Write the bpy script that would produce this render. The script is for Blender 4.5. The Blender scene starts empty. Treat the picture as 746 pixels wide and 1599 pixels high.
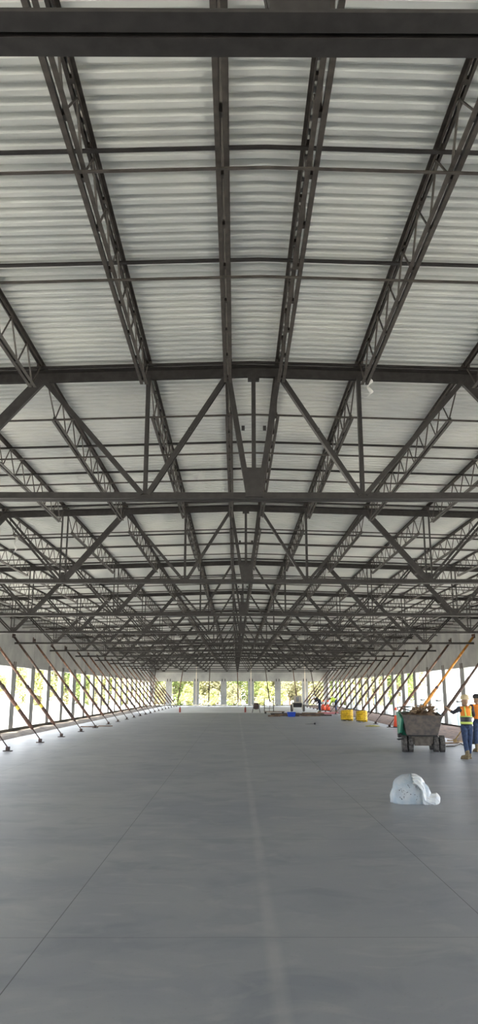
import bpy, math, random
from mathutils import Vector, Matrix
random.seed(7)
R = math.radians
sc = bpy.context.scene
col = sc.collection

# ------------------------------------------------------------------ camera, sky, sun, exposure
H = 1.8
F = 1170.0
PITCH = R(13.4)
cam_d = bpy.data.cameras.new('camera'); cam = bpy.data.objects.new('camera', cam_d); col.objects.link(cam)
cam.location = (0, 0, H); cam.rotation_euler = (R(90)+PITCH, 0, R(-0.245))
cam_d.sensor_fit = 'VERTICAL'; cam_d.sensor_height = 24; cam_d.sensor_width = 24
cam_d.lens = F/1599*24; cam_d.clip_end = 2000; cam_d.clip_start = 0.05
sc.camera = cam

w = bpy.data.worlds.new('sky'); sc.world = w; w.use_nodes = True
bg = w.node_tree.nodes['Background']; bg.inputs[0].default_value = (0.86, 0.92, 1.0, 1); bg.inputs[1].default_value = 1.5
sd = bpy.data.lights.new('sun', 'SUN'); sd.energy = 7.0; sd.angle = R(1.0); sd.color = (1.0, 0.96, 0.88)
so = bpy.data.objects.new('sun', sd); col.objects.link(so)
so.rotation_euler = (R(40), 0, R(-14))
sc.view_settings.view_transform = 'Standard'; sc.view_settings.look = 'None'
sc.view_settings.gamma = 1; sc.view_settings.use_curve_mapping = False
sc.view_settings.exposure = 2.55
cy = sc.cycles
cy.max_bounces = 9; cy.diffuse_bounces = 6; cy.glossy_bounces = 3; cy.transmission_bounces = 4; cy.transparent_max_bounces = 6
cy.caustics_reflective = False; cy.caustics_refractive = False
cy.use_denoising = True
cy.sample_clamp_indirect = 6

# ------------------------------------------------------------------ helpers
class MB:
    def __init__(s): s.v = []; s.f = []; s.mi = []
    def add(s, vs, fs, m=0):
        b = len(s.v); s.v += [tuple(p) for p in vs]; s.f += [tuple(b+i for i in f) for f in fs]; s.mi += [m]*len(fs)
        return s
    def box(s, c, d, rz=0, m=0, taper=1.0, tapery=None):
        ty = taper if tapery is None else tapery
        vs = []
        for z in (-.5, .5):
            k = taper if z > 0 else 1; ky = ty if z > 0 else 1
            for x, y in ((-.5,-.5),(.5,-.5),(.5,.5),(-.5,.5)):
                X = x*d[0]*k; Y = y*d[1]*ky
                vs.append((c[0]+X*math.cos(rz)-Y*math.sin(rz), c[1]+X*math.sin(rz)+Y*math.cos(rz), c[2]+z*d[2]))
        return s.add(vs, [(0,3,2,1),(4,5,6,7),(0,1,5,4),(1,2,6,5),(2,3,7,6),(3,0,4,7)], m)
    def bar(s, p0, p1, a, b, up=(0,1,0), m=0):      # rectangular bar, a across, b along 'up'
        p0 = Vector(p0); p1 = Vector(p1); d = (p1-p0).normalized(); u = Vector(up)
        u = (u-d*u.dot(d)).normalized(); t = d.cross(u)
        vs = []
        for p in (p0, p1):
            for x, y in ((-.5,-.5),(.5,-.5),(.5,.5),(-.5,.5)): vs.append(p+t*x*a+u*y*b)
        return s.add(vs, [(0,1,2,3),(7,6,5,4),(0,4,5,1),(1,5,6,2),(2,6,7,3),(3,7,4,0)], m)
    def tube(s, pts, r, n=8, m=0, cap=True):
        pts = [Vector(p) for p in pts]; k = len(pts); rs = r if isinstance(r, (list, tuple)) else [r]*k
        up = Vector((0,0,1)); vs = []
        for i, p in enumerate(pts):
            d = (pts[min(i+1,k-1)]-pts[max(i-1,0)]).normalized()
            u = up-d*up.dot(d)
            if u.length < 1e-3: u = Vector((1,0,0))-d*d.x
            u.normalize(); t = d.cross(u)
            for j in range(n):
                a = 2*math.pi*j/n; vs.append(p+(t*math.cos(a)+u*math.sin(a))*rs[i])
        fs = []
        for i in range(k-1):
            for j in range(n):
                fs.append((i*n+j, i*n+(j+1)%n, (i+1)*n+(j+1)%n, (i+1)*n+j))
        if cap: fs += [tuple(range(n))[::-1], tuple((k-1)*n+j for j in range(n))]
        return s.add(vs, fs, m)
    def lathe(s, prof, c=(0,0,0), n=20, axis='z', m=0):     # prof: (r, h)
        vs = []
        for r, h in prof:
            for j in range(n):
                a = 2*math.pi*j/n; x, y = r*math.cos(a), r*math.sin(a)
                vs.append((c[0]+x, c[1]+y, c[2]+h) if axis == 'z' else ((c[0]+h, c[1]+x, c[2]+y) if axis == 'x' else (c[0]+y, c[1]+h, c[2]+x)))
        fs = []
        for i in range(len(prof)-1):
            for j in range(n): fs.append((i*n+j, i*n+(j+1)%n, (i+1)*n+(j+1)%n, (i+1)*n+j))
        fs += [tuple(range(n))[::-1], tuple((len(prof)-1)*n+j for j in range(n))]
        return s.add(vs, fs, m)
    def ball(s, c, r, n=12, sq=(1,1,1), m=0):
        vs = []; h = n//2
        for i in range(1, h):
            t = math.pi*i/h
            for j in range(n):
                a = 2*math.pi*j/n
                vs.append((c[0]+r*sq[0]*math.sin(t)*math.cos(a), c[1]+r*sq[1]*math.sin(t)*math.sin(a), c[2]+r*sq[2]*math.cos(t)))
        b = len(vs); vs += [(c[0], c[1], c[2]+r*sq[2]), (c[0], c[1], c[2]-r*sq[2])]
        fs = []
        for i in range(h-2):
            for j in range(n): fs.append((i*n+j, (i+1)*n+j, (i+1)*n+(j+1)%n, i*n+(j+1)%n))
        for j in range(n):
            fs.append((b, j, (j+1)%n)); fs.append((b+1, (h-2)*n+(j+1)%n, (h-2)*n+j))
        return s.add(vs, fs, m)
    def cap(s, p0, p1, r0, r1, n=12):
        s.tube([p0, p1], [r0, r1], n); s.ball(p0, r0, n); s.ball(p1, r1, n); return s
    def prism(s, poly, stations, m=0):   # poly (y,z) closed; stations (x, zoffset)
        n = len(poly); vs = []
        for x, zo in stations: vs += [(x, y, z+zo) for y, z in poly]
        fs = []
        for i in range(len(stations)-1):
            for j in range(n): fs.append((i*n+j, i*n+(j+1)%n, (i+1)*n+(j+1)%n, (i+1)*n+j))
        fs += [tuple(range(n))[::-1], tuple((len(stations)-1)*n+j for j in range(n))]
        return s.add(vs, fs, m)
    def mesh(s, name, mats, smooth=False):
        me = bpy.data.meshes.new(name); me.from_pydata(s.v, [], s.f)
        for mt in (mats if isinstance(mats, (list, tuple)) else [mats]): me.materials.append(mt)
        me.polygons.foreach_set('material_index', s.mi)
        if smooth: me.polygons.foreach_set('use_smooth', [True]*len(me.polygons))
        me.update(); return me
    def build(s, name, mats, parent=None, smooth=False, loc=None, bevel=0):
        o = bpy.data.objects.new(name, s.mesh(name, mats, smooth)); col.objects.link(o)
        if parent: o.parent = parent
        if loc: o.location = loc
        if bevel:
            b = o.modifiers.new('bevel', 'BEVEL'); b.width = bevel; b.segments = 2; b.limit_method = 'ANGLE'
        return o

def tag(o, label, cat, group=None, kind=None):
    o['label'] = label; o['category'] = cat
    if group: o['group'] = group
    if kind: o['kind'] = kind
    return o
def thing(name, loc, label, cat, group=None, rz=0):
    o = bpy.data.objects.new(name, None); col.objects.link(o); o.location = loc; o.rotation_euler = (0,0,rz)
    o.empty_display_size = .1
    return tag(o, label, cat, group)
KIDS = {}
def copy_tree(o, parent=None):
    c = o.copy(); col.objects.link(c)
    if parent: c.parent = parent
    for ch in list(o.children): copy_tree(ch, c)
    return c
def struct(o): o['kind'] = 'structure'; return o
ORD = ['zeroth','first','second','third','fourth','fifth','sixth','seventh','eighth','ninth','tenth','eleventh','twelfth','thirteenth',
       'fourteenth','fifteenth','sixteenth','seventeenth','eighteenth','nineteenth','twentieth','twenty-first','twenty-second']
def at(u, c):            # pixel column + camera depth -> world X, Y on the ground
    return (u-368)*c/F, (c+H*math.sin(PITCH))/math.cos(PITCH)
def ground(u, v):        # pixel -> point on the floor
    c = F*H/(math.cos(PITCH)*(v-1079)); x, y = at(u, c); return x, y

def mat(name, c, rough=.7, metal=0, noise=0, nscale=8, c2=None, bump=0, bscale=30, spec=.5, sheen=0, stretch=None):
    m = bpy.data.materials.new(name); m.use_nodes = True; nt = m.node_tree; b = nt.nodes['Principled BSDF']
    b.inputs['Base Color'].default_value = (*c, 1); b.inputs['Roughness'].default_value = rough
    b.inputs['Metallic'].default_value = metal; b.inputs['Specular IOR Level'].default_value = spec
    tc = nt.nodes.new('ShaderNodeTexCoord'); mp = nt.nodes.new('ShaderNodeMapping'); nt.links.new(tc.outputs['Object'], mp.inputs[0])
    if stretch: mp.inputs['Scale'].default_value = stretch
    if noise:
        n = nt.nodes.new('ShaderNodeTexNoise'); n.inputs['Scale'].default_value = nscale; n.inputs['Detail'].default_value = 5
        nt.links.new(mp.outputs[0], n.inputs['Vector'])
        mx = nt.nodes.new('ShaderNodeMix'); mx.data_type = 'RGBA'
        d = c2 if c2 else tuple(x*(1-noise) for x in c)
        mx.inputs['A'].default_value = (*c, 1); mx.inputs['B'].default_value = (*d, 1)
        cr = nt.nodes.new('ShaderNodeMapRange'); cr.inputs['From Min'].default_value = .38; cr.inputs['From Max'].default_value = .62
        nt.links.new(n.outputs['Fac'], cr.inputs['Value'])
        nt.links.new(cr.outputs[0], mx.inputs['Factor']); nt.links.new(mx.outputs['Result'], b.inputs['Base Color'])
    if bump:
        n2 = nt.nodes.new('ShaderNodeTexNoise'); n2.inputs['Scale'].default_value = bscale; nt.links.new(mp.outputs[0], n2.inputs['Vector'])
        bp = nt.nodes.new('ShaderNodeBump'); bp.inputs['Strength'].default_value = bump; bp.inputs['Distance'].default_value = .02
        nt.links.new(n2.outputs['Fac'], bp.inputs['Height']); nt.links.new(bp.outputs[0], b.inputs['Normal'])
    return m

M = {}
M['steel'] = mat('painted steel', (.034,.031,.030), .5, 0, .35, 14, spec=.35)
M['joist'] = mat('joist steel', (.066,.057,.049), .5, 0, .4, 14, spec=.4)
M['deck'] = mat('galvanised deck', (.66,.67,.64), .55, 0, .08, .8, (.56,.58,.57), spec=.3)
M['panel'] = mat('tilt-up concrete', (.36,.36,.345), .85, 0, .2, .9, (.27,.275,.27), .15, 20)
M['sill'] = mat('dirty concrete', (.075,.07,.06), .9, 0, .4, 3)
M['dirt'] = mat('dirt', (.14,.115,.09), .95, 0, .5, 2.5, (.06,.045,.036), .5, 12)
M['dirt_r'] = mat('brown dirt', (.17,.105,.075), .95, 0, .6, 3.5, (.07,.045,.035), .5, 12)
M['sand'] = mat('pale sand', (.78,.74,.66), .95, 0, .2, .3, (.62,.58,.5))
M['palefloor'] = mat('pale far floor', (.78,.78,.78), .7, 0, .1, .4)  # far floor strip, paler all over than the main slab
M['rust'] = mat('rusty pipe', (.17,.085,.055), .7, 0, .5, 9, (.06,.035,.028), .2, 60)
M['rust_d'] = mat('dark rusty pipe', (.085,.05,.038), .7, 0, .5, 9, (.035,.025,.022), .2, 60)
M['orange_p'] = mat('orange painted pipe', (.62,.27,.035), .6, 0, .5, 7, (.35,.13,.02))
M['yellow_p'] = mat('dull yellow pipe', (.34,.22,.06), .6, 0, .5, 7, (.15,.09,.03))
M['tape'] = mat('yellow tape', (.75,.6,.08), .6)
M['rubber'] = mat('dusty tyre rubber', (.055,.052,.05), .9, 0, .5, 12, (.13,.12,.11), .4, 40)
M['hopper'] = mat('grey hopper', (.10,.09,.085), .6, 0, .5, 7, (.17,.14,.12), .1, 30)
M['green'] = mat('green cover', (.01,.20,.12), .45, 0, .2, 6)
M['under'] = mat('muddy steel', (.13,.11,.09), .8, 0, .4, 9)
M['black'] = mat('black plastic', (.015,.015,.017), .5)
M['wood'] = mat('splintered wood', (.26,.17,.10), .85, 0, .5, 6, (.12,.075,.045))
M['wood_l'] = mat('pale lumber', (.42,.30,.19), .85, 0, .4, 6)
M['skin'] = mat('skin', (.30,.19,.12), .6)
M['jeans'] = mat('jeans', (.035,.06,.13), .9, 0, .4, 18)
M['shirt'] = mat('dark shirt', (.03,.03,.045), .9, 0, .3, 12)
M['hat'] = mat('tan hard hat', (.58,.48,.30), .4)
M['boot'] = mat('tan boots', (.20,.15,.08), .85, 0, .3, 20)
M['hivis'] = mat('orange fabric', (.85,.26,.03), .8)
M['lime'] = mat('lime band', (.50,.62,.14), .7)
M['cone'] = mat('orange cone', (.85,.10,.04), .6)
M['white'] = mat('white', (.8,.8,.78), .6, 0, .15, 8)
M['bag2'] = mat('crumpled white sheet', (.80,.80,.78), .4, 0, .12, 9, (.62,.66,.69), .4, 25)
M['yellow'] = mat('yellow pipe', (.78,.50,.02), .5, 0, .3, 9, (.55,.33,.01))
M['rope'] = mat('yellow rope', (.62,.55,.15), .8, 0, .4, 30, (.3,.28,.08))
M['blue'] = mat('blue plastic', (.01,.06,.42), .5)
M['bluegrey'] = mat('blue grey plastic', (.18,.26,.32), .7, 0, .3, 5)
M['red'] = mat('dark red', (.25,.03,.02), .5)
M['pink'] = mat('faded red board', (.45,.16,.16), .8)
M['cream'] = mat('cream paint', (.55,.50,.42), .6, 0, .2, 5)
M['lime_f'] = mat('lime fabric', (.55,.75,.08), .8)
M['trunk'] = mat('bark', (.15,.11,.075), .9, 0, .4, 5)
M['seam'] = mat('pale joint strip', (.72,.66,.55), .8)  # pale strip running up the far wall along its panel joints
M['glass'] = mat('dark glass', (.03,.035,.04), .1)
def leafmat(n, c, c2):
    m = mat(n, c, .7, 0, .5, 1.3, c2); b = m.node_tree.nodes['Principled BSDF']
    tr = m.node_tree.nodes.new('ShaderNodeBsdfTranslucent'); tr.inputs[0].default_value = (*[min(1, x*1.2) for x in c], 1)
    ms = m.node_tree.nodes.new('ShaderNodeMixShader'); ms.inputs[0].default_value = .4
    out = m.node_tree.nodes['Material Output']
    m.node_tree.links.new(b.outputs[0], ms.inputs[1]); m.node_tree.links.new(tr.outputs[0], ms.inputs[2]); m.node_tree.links.new(ms.outputs[0], out.inputs[0])
    return m
M['leaf_a'] = leafmat('green leaves', (.11,.16,.045), (.23,.26,.09))
M['leaf_b'] = leafmat('olive leaves', (.18,.18,.09), (.33,.31,.19))
M['leaf_c'] = leafmat('yellow green leaves', (.26,.29,.10), (.42,.41,.20))

# plastic sheet: milky and a little see-through
def plastic():
    m = mat('milky plastic film', (.44,.53,.60), .35, 0, .2, 7, (.60,.64,.67), .5, 16)
    b = m.node_tree.nodes['Principled BSDF']; b.inputs['Transmission Weight'].default_value = .25
    return m
M['bag'] = plastic()

# floor material: mottled concrete with saw-cut joints
def floor_mat():
    m = bpy.data.materials.new('polished slab'); m.use_nodes = True; nt = m.node_tree; N = nt.nodes; L = nt.links
    b = N['Principled BSDF']; b.inputs['Roughness'].default_value = .42; b.inputs['Specular IOR Level'].default_value = .5
    tc = N.new('ShaderNodeTexCoord'); sx = N.new('ShaderNodeSeparateXYZ'); L.new(tc.outputs['Object'], sx.inputs[0])
    def math_(op, a, c=None, clamp=False):
        n = N.new('ShaderNodeMath'); n.operation = op; n.use_clamp = clamp
        for i, x in enumerate((a, c)):
            if x is None: continue
            if isinstance(x, (int, float)): n.inputs[i].default_value = x
            else: L.new(x, n.inputs[i])
        return n.outputs[0]
    def noise(scale, detail=5, st=(1,1,1), dist=0):
        mp = N.new('ShaderNodeMapping'); mp.inputs['Scale'].default_value = st; L.new(tc.outputs['Object'], mp.inputs[0])
        n = N.new('ShaderNodeTexNoise'); n.inputs['Scale'].default_value = scale; n.inputs['Detail'].default_value = detail
        n.inputs['Distortion'].default_value = dist; L.new(mp.outputs[0], n.inputs['Vector']); return n.outputs['Fac']
    def mix(f, a, c):
        n = N.new('ShaderNodeMix'); n.data_type = 'RGBA'; L.new(f, n.inputs['Factor'])
        for k, x in (('A', a), ('B', c)):
            if isinstance(x, tuple): n.inputs[k].default_value = (*x, 1)
            else: L.new(x, n.inputs[k])
        return n.outputs['Result']
    def rng(x, a, c):
        n = N.new('ShaderNodeMapRange'); n.inputs['From Min'].default_value = a; n.inputs['From Max'].default_value = c; L.new(x, n.inputs['Value']); return n.outputs[0]
    c = mix(rng(noise(.35, 6, (1,1.3,1), .6), .35, .65), (.268,.282,.318), (.343,.353,.37))
    c = mix(math_('MULTIPLY', rng(noise(1.3, 8, (.9,1.2,1), .8), .5, .70), .75), c, (.208,.228,.265))
    c = mix(math_('MULTIPLY', rng(noise(2.0, 8, (.8,1.2,1), 1.2), .54, .72), .5), c, (.42,.42,.42))
    c = mix(math_('MULTIPLY', rng(noise(40, 3), .62, .75), .25), c, (.14,.15,.17))
    # worn pale stripe down the middle
    st = math_('ABSOLUTE', math_('ADD', sx.outputs['X'], -.27))
    st = math_('SUBTRACT', 1, rng(st, .02, .075), True)
    c = mix(math_('MULTIPLY', st, math_('MULTIPLY', rng(noise(1.4, 4), .3, .6), .36)), c, (.53,.52,.51))
    # saw cuts
    acc = None
    for xj in (-5.35, -1.43, 2.01, 5.8):
        d = math_('LESS_THAN', math_('ABSOLUTE', math_('ADD', sx.outputs['X'], -xj)), .0045)
        acc = d if acc is None else math_('MAXIMUM', acc, d)
    yy = math_('ABSOLUTE', math_('SUBTRACT', math_('MODULO', math_('ADD', sx.outputs['Y'], 3.8*10-6.2+1.9), 3.8), 1.9))
    acc = math_('MAXIMUM', acc, math_('MULTIPLY', math_('LESS_THAN', yy, .005), .75))
    c = mix(math_('MULTIPLY', acc, .8), c, (.05,.05,.055))
    L.new(c, b.inputs['Base Color'])
    rr = N.new('ShaderNodeMapRange'); rr.inputs['To Min'].default_value = .385; rr.inputs['To Max'].default_value = .415
    L.new(noise(1.1, 6, (1,1.5,1)), rr.inputs['Value']); L.new(rr.outputs[0], b.inputs['Roughness'])
    return m
M['floor'] = floor_mat()

# ------------------------------------------------------------------ the building shell
XL, XR, XC = -10.3, 11.1, .2
YB, YF = -14.0, 93.0
YSLAB = 64.0
ZR = H+3.68                       # underside of the deck at the ridge
def zdeck(x): return ZR-.03*abs(x-XC)
HEAD = 2.88; SILL = .10; TH = .2; PW = .72; PITCHC = 3.36

b = MB(); b.box(((-8.6+8.2)/2, (YB+YSLAB)/2, -.1), (16.8, YSLAB-YB, .2)); struct(b.build('floor', M['floor']))
b = MB(); b.box(((-8.6+8.2)/2, (YSLAB+YF)/2, -.11), (16.8, YF-YSLAB, .2)); struct(b.build('floor_far_strip', M['palefloor']))
# dirt strips between slab and walls (bumpy)
def strip(name, x0, x1, prof, seed):
    rnd = random.Random(seed); nx, ny = 9, 320; vs = []
    for j in range(ny):
        y = YB+(YF-YB)*j/(ny-1)
        for i in range(nx):
            t = i/(nx-1); x = x0+(x1-x0)*t
            z = prof(t)+(rnd.uniform(-.03,.03) if 0 < i < nx-1 else 0)
            vs.append((x, y, z))
    fs = [(j*nx+i, j*nx+i+1, (j+1)*nx+i+1, (j+1)*nx+i) for j in range(ny-1) for i in range(nx-1)]
    m = MB(); m.add(vs, fs); return struct(m.build(name, M['dirt' if x0 < 0 else 'dirt_r'], smooth=True))
strip('floor_left_dirt', XL, -8.6, lambda t: -.03-.06*t, 3)
strip('floor_right_dirt', 8.2, XR, lambda t: -.08+.11*t, 4)
b = MB(); b.box((0, 60, -.35), (700, 700, .4)); struct(b.build('ground', M['sand']))

def wall_side(name, xin, sgn, piers, fat):
    m = MB(); xc = xin+sgn*TH/2
    m.box((xc, (YB+YF)/2, (HEAD+5.45)/2), (TH, YF-YB+2*TH, 5.45-HEAD))
    for y in piers: m.box((xc, y, (SILL+HEAD)/2), (TH, .98 if abs(y-fat) < .1 else PW, HEAD-SILL))
    for y in (YB-.05, YF-.05): m.box((xc, y, (SILL+HEAD)/2), (TH, .7, HEAD-SILL))
    o = struct(m.build(name, M['panel']))
    m = MB(); m.box((xc, (YB+YF)/2, SILL/2-.08), (TH, YF-YB, SILL+.16)); m.build('sill', M['sill'], o)
    m = MB()
    for y in piers:
        for d in (-.14, .14): m.box((xin-sgn*.012, y+d, HEAD+.10), (.024, .05, .26))
    m.build('steel_tab', M['rust_d'], o)
    m = MB()
    for i, y in enumerate(piers):
        if (i-3) % 2 == 0: m.box((xin-sgn*.002, y, (HEAD+5.0)/2), (.004, .02, 5.0-HEAD))
    m.build('panel_joint', M['sill'], o)
    return o
pl = [35.7+PITCHC*k for k in range(-14, 17)]; pl = [y for y in pl if YB+1 < y < YF-1.2]
pr = [37.6+PITCHC*k for k in range(-15, 16)]; pr = [y for y in pr if YB+1 < y < YF-1.2]
wall_side('wall_left', XL, -1, pl, 35.7+PITCHC*4)
wall_side('wall_right', XR, 1, pr, 37.6+PITCHC*4)
def wall_end(name, y, sgn, xs, seams):
    m = MB(); yc = y+sgn*TH/2
    m.box(((XL+XR)/2, yc, (HEAD+5.6)/2), (XR-XL+2*TH, TH, 5.6-HEAD))
    for x in xs: m.box((x, yc, (SILL+HEAD)/2), (PW, TH, HEAD-SILL))
    for x in (XL+.15, XR-.15): m.box((x, yc, (SILL+HEAD)/2), (.7, TH, HEAD-SILL))
    o = struct(m.build(name, M['panel']))
    m = MB(); m.box(((XL+XR)/2, yc, SILL/2-.1), (XR-XL, TH, SILL+.16)); m.build('sill', M['sill'], o)
    m = MB()
    for x in xs:
        for d in (-.17, .17): m.box((x+d, y-sgn*.012, HEAD+.14), (.09, .024, .30))
    m.build('steel_tab', M['black'], o)
    m = MB()
    for x in seams: m.box((x, y-sgn*.01, (SILL+5.2)/2), (.09, .02, 5.2-SILL))
    m.build('panel_joint', M['seam'], o)
    return o
wall_end('wall_far', YF, 1, [-8.08,-4.77,-1.46,1.85,5.08,8.38], [-4.77, 1.85, 8.38])

# ribbed deck (ribs run across the hall)
def deck():
    P = .122; D = .044
    prof = []; y = YB; 
    while y < YF:
        prof += [(y, 0), (y+.048, 0), (y+.060, D), (y+.110, D)]; y += P
    prof.append((YF, 0))
    xs = [XL, XC, XR]; n = len(prof)
    m = MB(); vs = []
    for x in xs: vs += [(x, min(p[0], YF), zdeck(x)+p[1]) for p in prof]
    m.add(vs, [(a*n+j, a*n+j+1, (a+1)*n+j+1, (a+1)*n+j) for a in range(2) for j in range(n-1)])
    vs = [(x, y, zdeck(x)+.12) for x in xs for y in (YB, YF)]
    m.add(vs, [(0,1,3,2),(2,3,5,4)])
    return struct(m.build('ceiling', M['deck']))
wall_end('wall_back', YB, -1, [-8.08,-4.77,-1.46,1.85,5.08,8.38], [])
deck()

# ------------------------------------------------------------------ roof trusses
TY = [1.98]+[8+6.6*k for k in range(13)]
ZB = H+2.04                        # bottom chord underside
def tz(x): return 3.61-2.04-.03*abs(x)     # top of top chord above the bottom chord's underside, x from centre
ST = M['steel']
def make_truss():
    t = thing('roof_truss', (XC, TY[1], ZB), 'x', 'truss')
    m = MB()
    for s in (1, -1):
        m.prism([(s*.010,0),(s*.085,0),(s*.085,.010),(s*.020,.010),(s*.020,.085),(s*.010,.085)][::s], [(-10.2,0),(10.6,0)])
    m.build('bottom_chord', ST, t)
    m = MB()
    for s in (1, -1):
        prof = [(s*.010,-.115),(s*.020,-.115),(s*.020,-.010),(s*.10,-.010),(s*.10,0),(s*.010,0)][::s]
        m.prism(prof, [(-10.48,tz(-10.48)),(0,tz(0)),(10.88,tz(10.88))])
    m.build('top_chord', ST, t)
    def web(x0, z0, x1, z1, wd, name='diagonal', split=0):
        q = MB(); d = Vector((x1-x0, 0, z1-z0)).normalized(); n = Vector((d.z, 0, -d.x))
        if split:
            for s in (1, -1):
                q.bar(Vector((x0,0,z0))+n*s*split, Vector((x1,0,z1))+n*s*split, wd, .05)
        else:
            for s in (1, -1):
                q.bar((x0, s*.036, z0), (x1, s*.036, z1), wd, .008); q.bar(Vector((x0, s*.022, z0))+n*wd*.45, Vector((x1, s*.022, z1))+n*wd*.45, .008, .034)
        q.build(name, ST, t)
    zb = .06
    for s in (1, -1):
        tops = [.29, 2.41, 4.8, 7.2, 9.6]; bots = [0, 1.2, 3.6, 6.0, 8.4]
        web(s*.29, tz(.29)-.07, s*.06, zb, .058)
        for i in range(4):
            web(s*tops[i], tz(tops[i])-.07, s*(bots[i+1]-.03), zb, .052+.006*i, split=0 if i == 0 else .028)
            web(s*(bots[i+1]+.03), zb, s*tops[i+1], tz(tops[i+1])-.07, .038+.004*i if i else .052, split=0 if i == 0 else .034)
        for i, x in enumerate(bots[1:]):
            if i == 0: web(s*x, tz(x)-.07, s*x, zb, .040, 'vertical')
            else: web(s*x, tz(x)-.07, s*x, zb, .024, 'vertical', split=.055)
            q = MB(); q.box((s*x, 0, .12), (.085 if i else .055, .018, .20), taper=.75, tapery=1); q.build('gusset_plate', ST, t)
        q = MB(); q.box((s*.12, -.05, .82), (.035, .03, .05)); q.box((s*.72, -.045, .80), (.03,.03,.045)); q.build('clip', ST, t)
    web(0, tz(0)-.08, 0, zb, .045, 'king_post')
    q = MB(); q.box((0, 0, .20), (.15, .07, .32)); q.box((0, 0, .058), (.19, .12, .07)); q.build('gusset_plate', ST, t)
    q = MB(); q.box((0, 0, tz(0)-.13), (.13, .07, .06)); q.build('splice_plate', ST, t)
    return t
tr = make_truss()
for k, y in enumerate(TY):
    o = tr if k == 1 else copy_tree(tr)
    o.location = (XC, y, ZB)
    far = 'dark steel roof truss spanning wall to wall, %s from the camera' % ORD[k+1]
    if k == 0: far = 'dark steel roof truss right overhead, its bottom chord crossing the top of the photo'
    if k == 13: far = 'dark steel roof truss spanning wall to wall, last one before the far wall'
    o['label'] = far; o['group'] = 'roof trusses'

# open-web joists between the trusses
JX = [.29, 1.2, 2.41, 3.6, 4.8, 6.0, 7.2, 8.4, 9.6]
def make_joist():
    t = thing('roof_joist', (0,0,0), 'x', 'joist', 'open-web roof joists')
    L = 6.6
    def lrail(z0, y0, y1, up):
        m = MB()
        for s in (1, -1):
            m.box((s*.026, (y0+y1)/2, z0), (.032, y1-y0, .005)); m.box((s*.0125, (y0+y1)/2, z0+up*.018), (.005, y1-y0, .036))
        n = int((y1-y0)/.6)
        for i in range(n+1): m.box((0, y0+.1+i*(y1-y0-.2)/n, z0+up*.018), (.024, .05, .03))
        return m
    lrail(-.004, .02, L-.02, -1).build('top_chord', M['joist'], t)
    lrail(-.40, .62, L-.42, 1).build('bottom_chord', M['joist'], t)
    for yy in (.07, L-.07): MB().box((0, yy, -.036), (.09, .12, .062)).build('bearing_seat', M['joist'], t)
    m = MB(); pts = [(0, .12, -.03), (0, .66, -.38)]; y = .66; i = 1; n = 18; step = (L-.46-.66)/n
    for i in range(1, n+1):
        pts.append((0, .66+step*i, -.03 if i % 2 else -.38))
    pts.append((0, L-.12, -.03))
    for a, c in zip(pts, pts[1:]): m.tube([a, c], .009, 5)
    m.build('web', M['joist'], t)
    return t
jo = make_joist(); first = True
starts = [(TY[k], (TY[k+1] if k < 13 else YF-.05)-TY[k], k) for k in range(14)]
for y0, L, k in starts:
    for s in (-1, 1):
        for i, jx in enumerate(JX):
            o = jo if first else copy_tree(jo); first = False
            x = XC+s*jx; o.location = (x, y0, zdeck(x)-.001); o.scale = (1, L/6.6, 1)
            side = 'left' if s < 0 else 'right'
            bay = 'between %s and %s trusses from camera' % (ORD[k+1], ORD[k+2]) if k < 13 else 'between the last truss and the far wall'
            o['label'] = 'dark steel roof joist, %s %s of ridge, %s' % (ORD[i+1], side, bay)

# bridging angles across the joists
def bridging(y, dz, k, word, size=.03):
    m = MB(); z = dz
    for xa, xb in ((XL+.02, XC), (XC, XR-.02)):
        m.bar((xa, 0, zdeck(xa)-ZR+z), (xb, 0, zdeck(xb)-ZR+z), size, .006); m.bar((xa, -size/2, zdeck(xa)-ZR+z-size/2), (xb, -size/2, zdeck(xb)-ZR+z-size/2), .006, size)
    return m
bm_top = bridging(0, -.055, 0, '', .034).mesh('bridging_angle', M['steel']); bm_bot = bridging(0, -.425, 0, '', .022).mesh('bridging_angle', M['joist'])
for k in range(14):
    L = starts[k][1]; f = L/6.6
    D_ = [2.67,4.18,6.47,.66,2.38,3.8] if k == 0 else [2.67,4.06,6.28,.56,2.06,3.42]
    for dy, me, word in ((2.5,bm_top,'upper bridging angle, nearer'), (3.95,bm_top,'upper bridging angle, middle'), (6.28,bm_top,'upper bridging angle, farther'),
                         (.66,bm_bot,'lower bridging angle, nearer'), (2.2,bm_bot,'lower bridging angle, middle'), (3.6,bm_bot,'lower bridging angle, farther')):
        if k == 13 and dy > 6: D_.pop(0); continue
        o = bpy.data.objects.new('bridging_angle', me); col.objects.link(o); o.location = (0, TY[k]+D_.pop(0)*f, ZR)
        tag(o, 'thin steel %s of three across joists past the %s truss' % (word, ORD[k+1]), 'steel bar', 'bridging angles')

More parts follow.
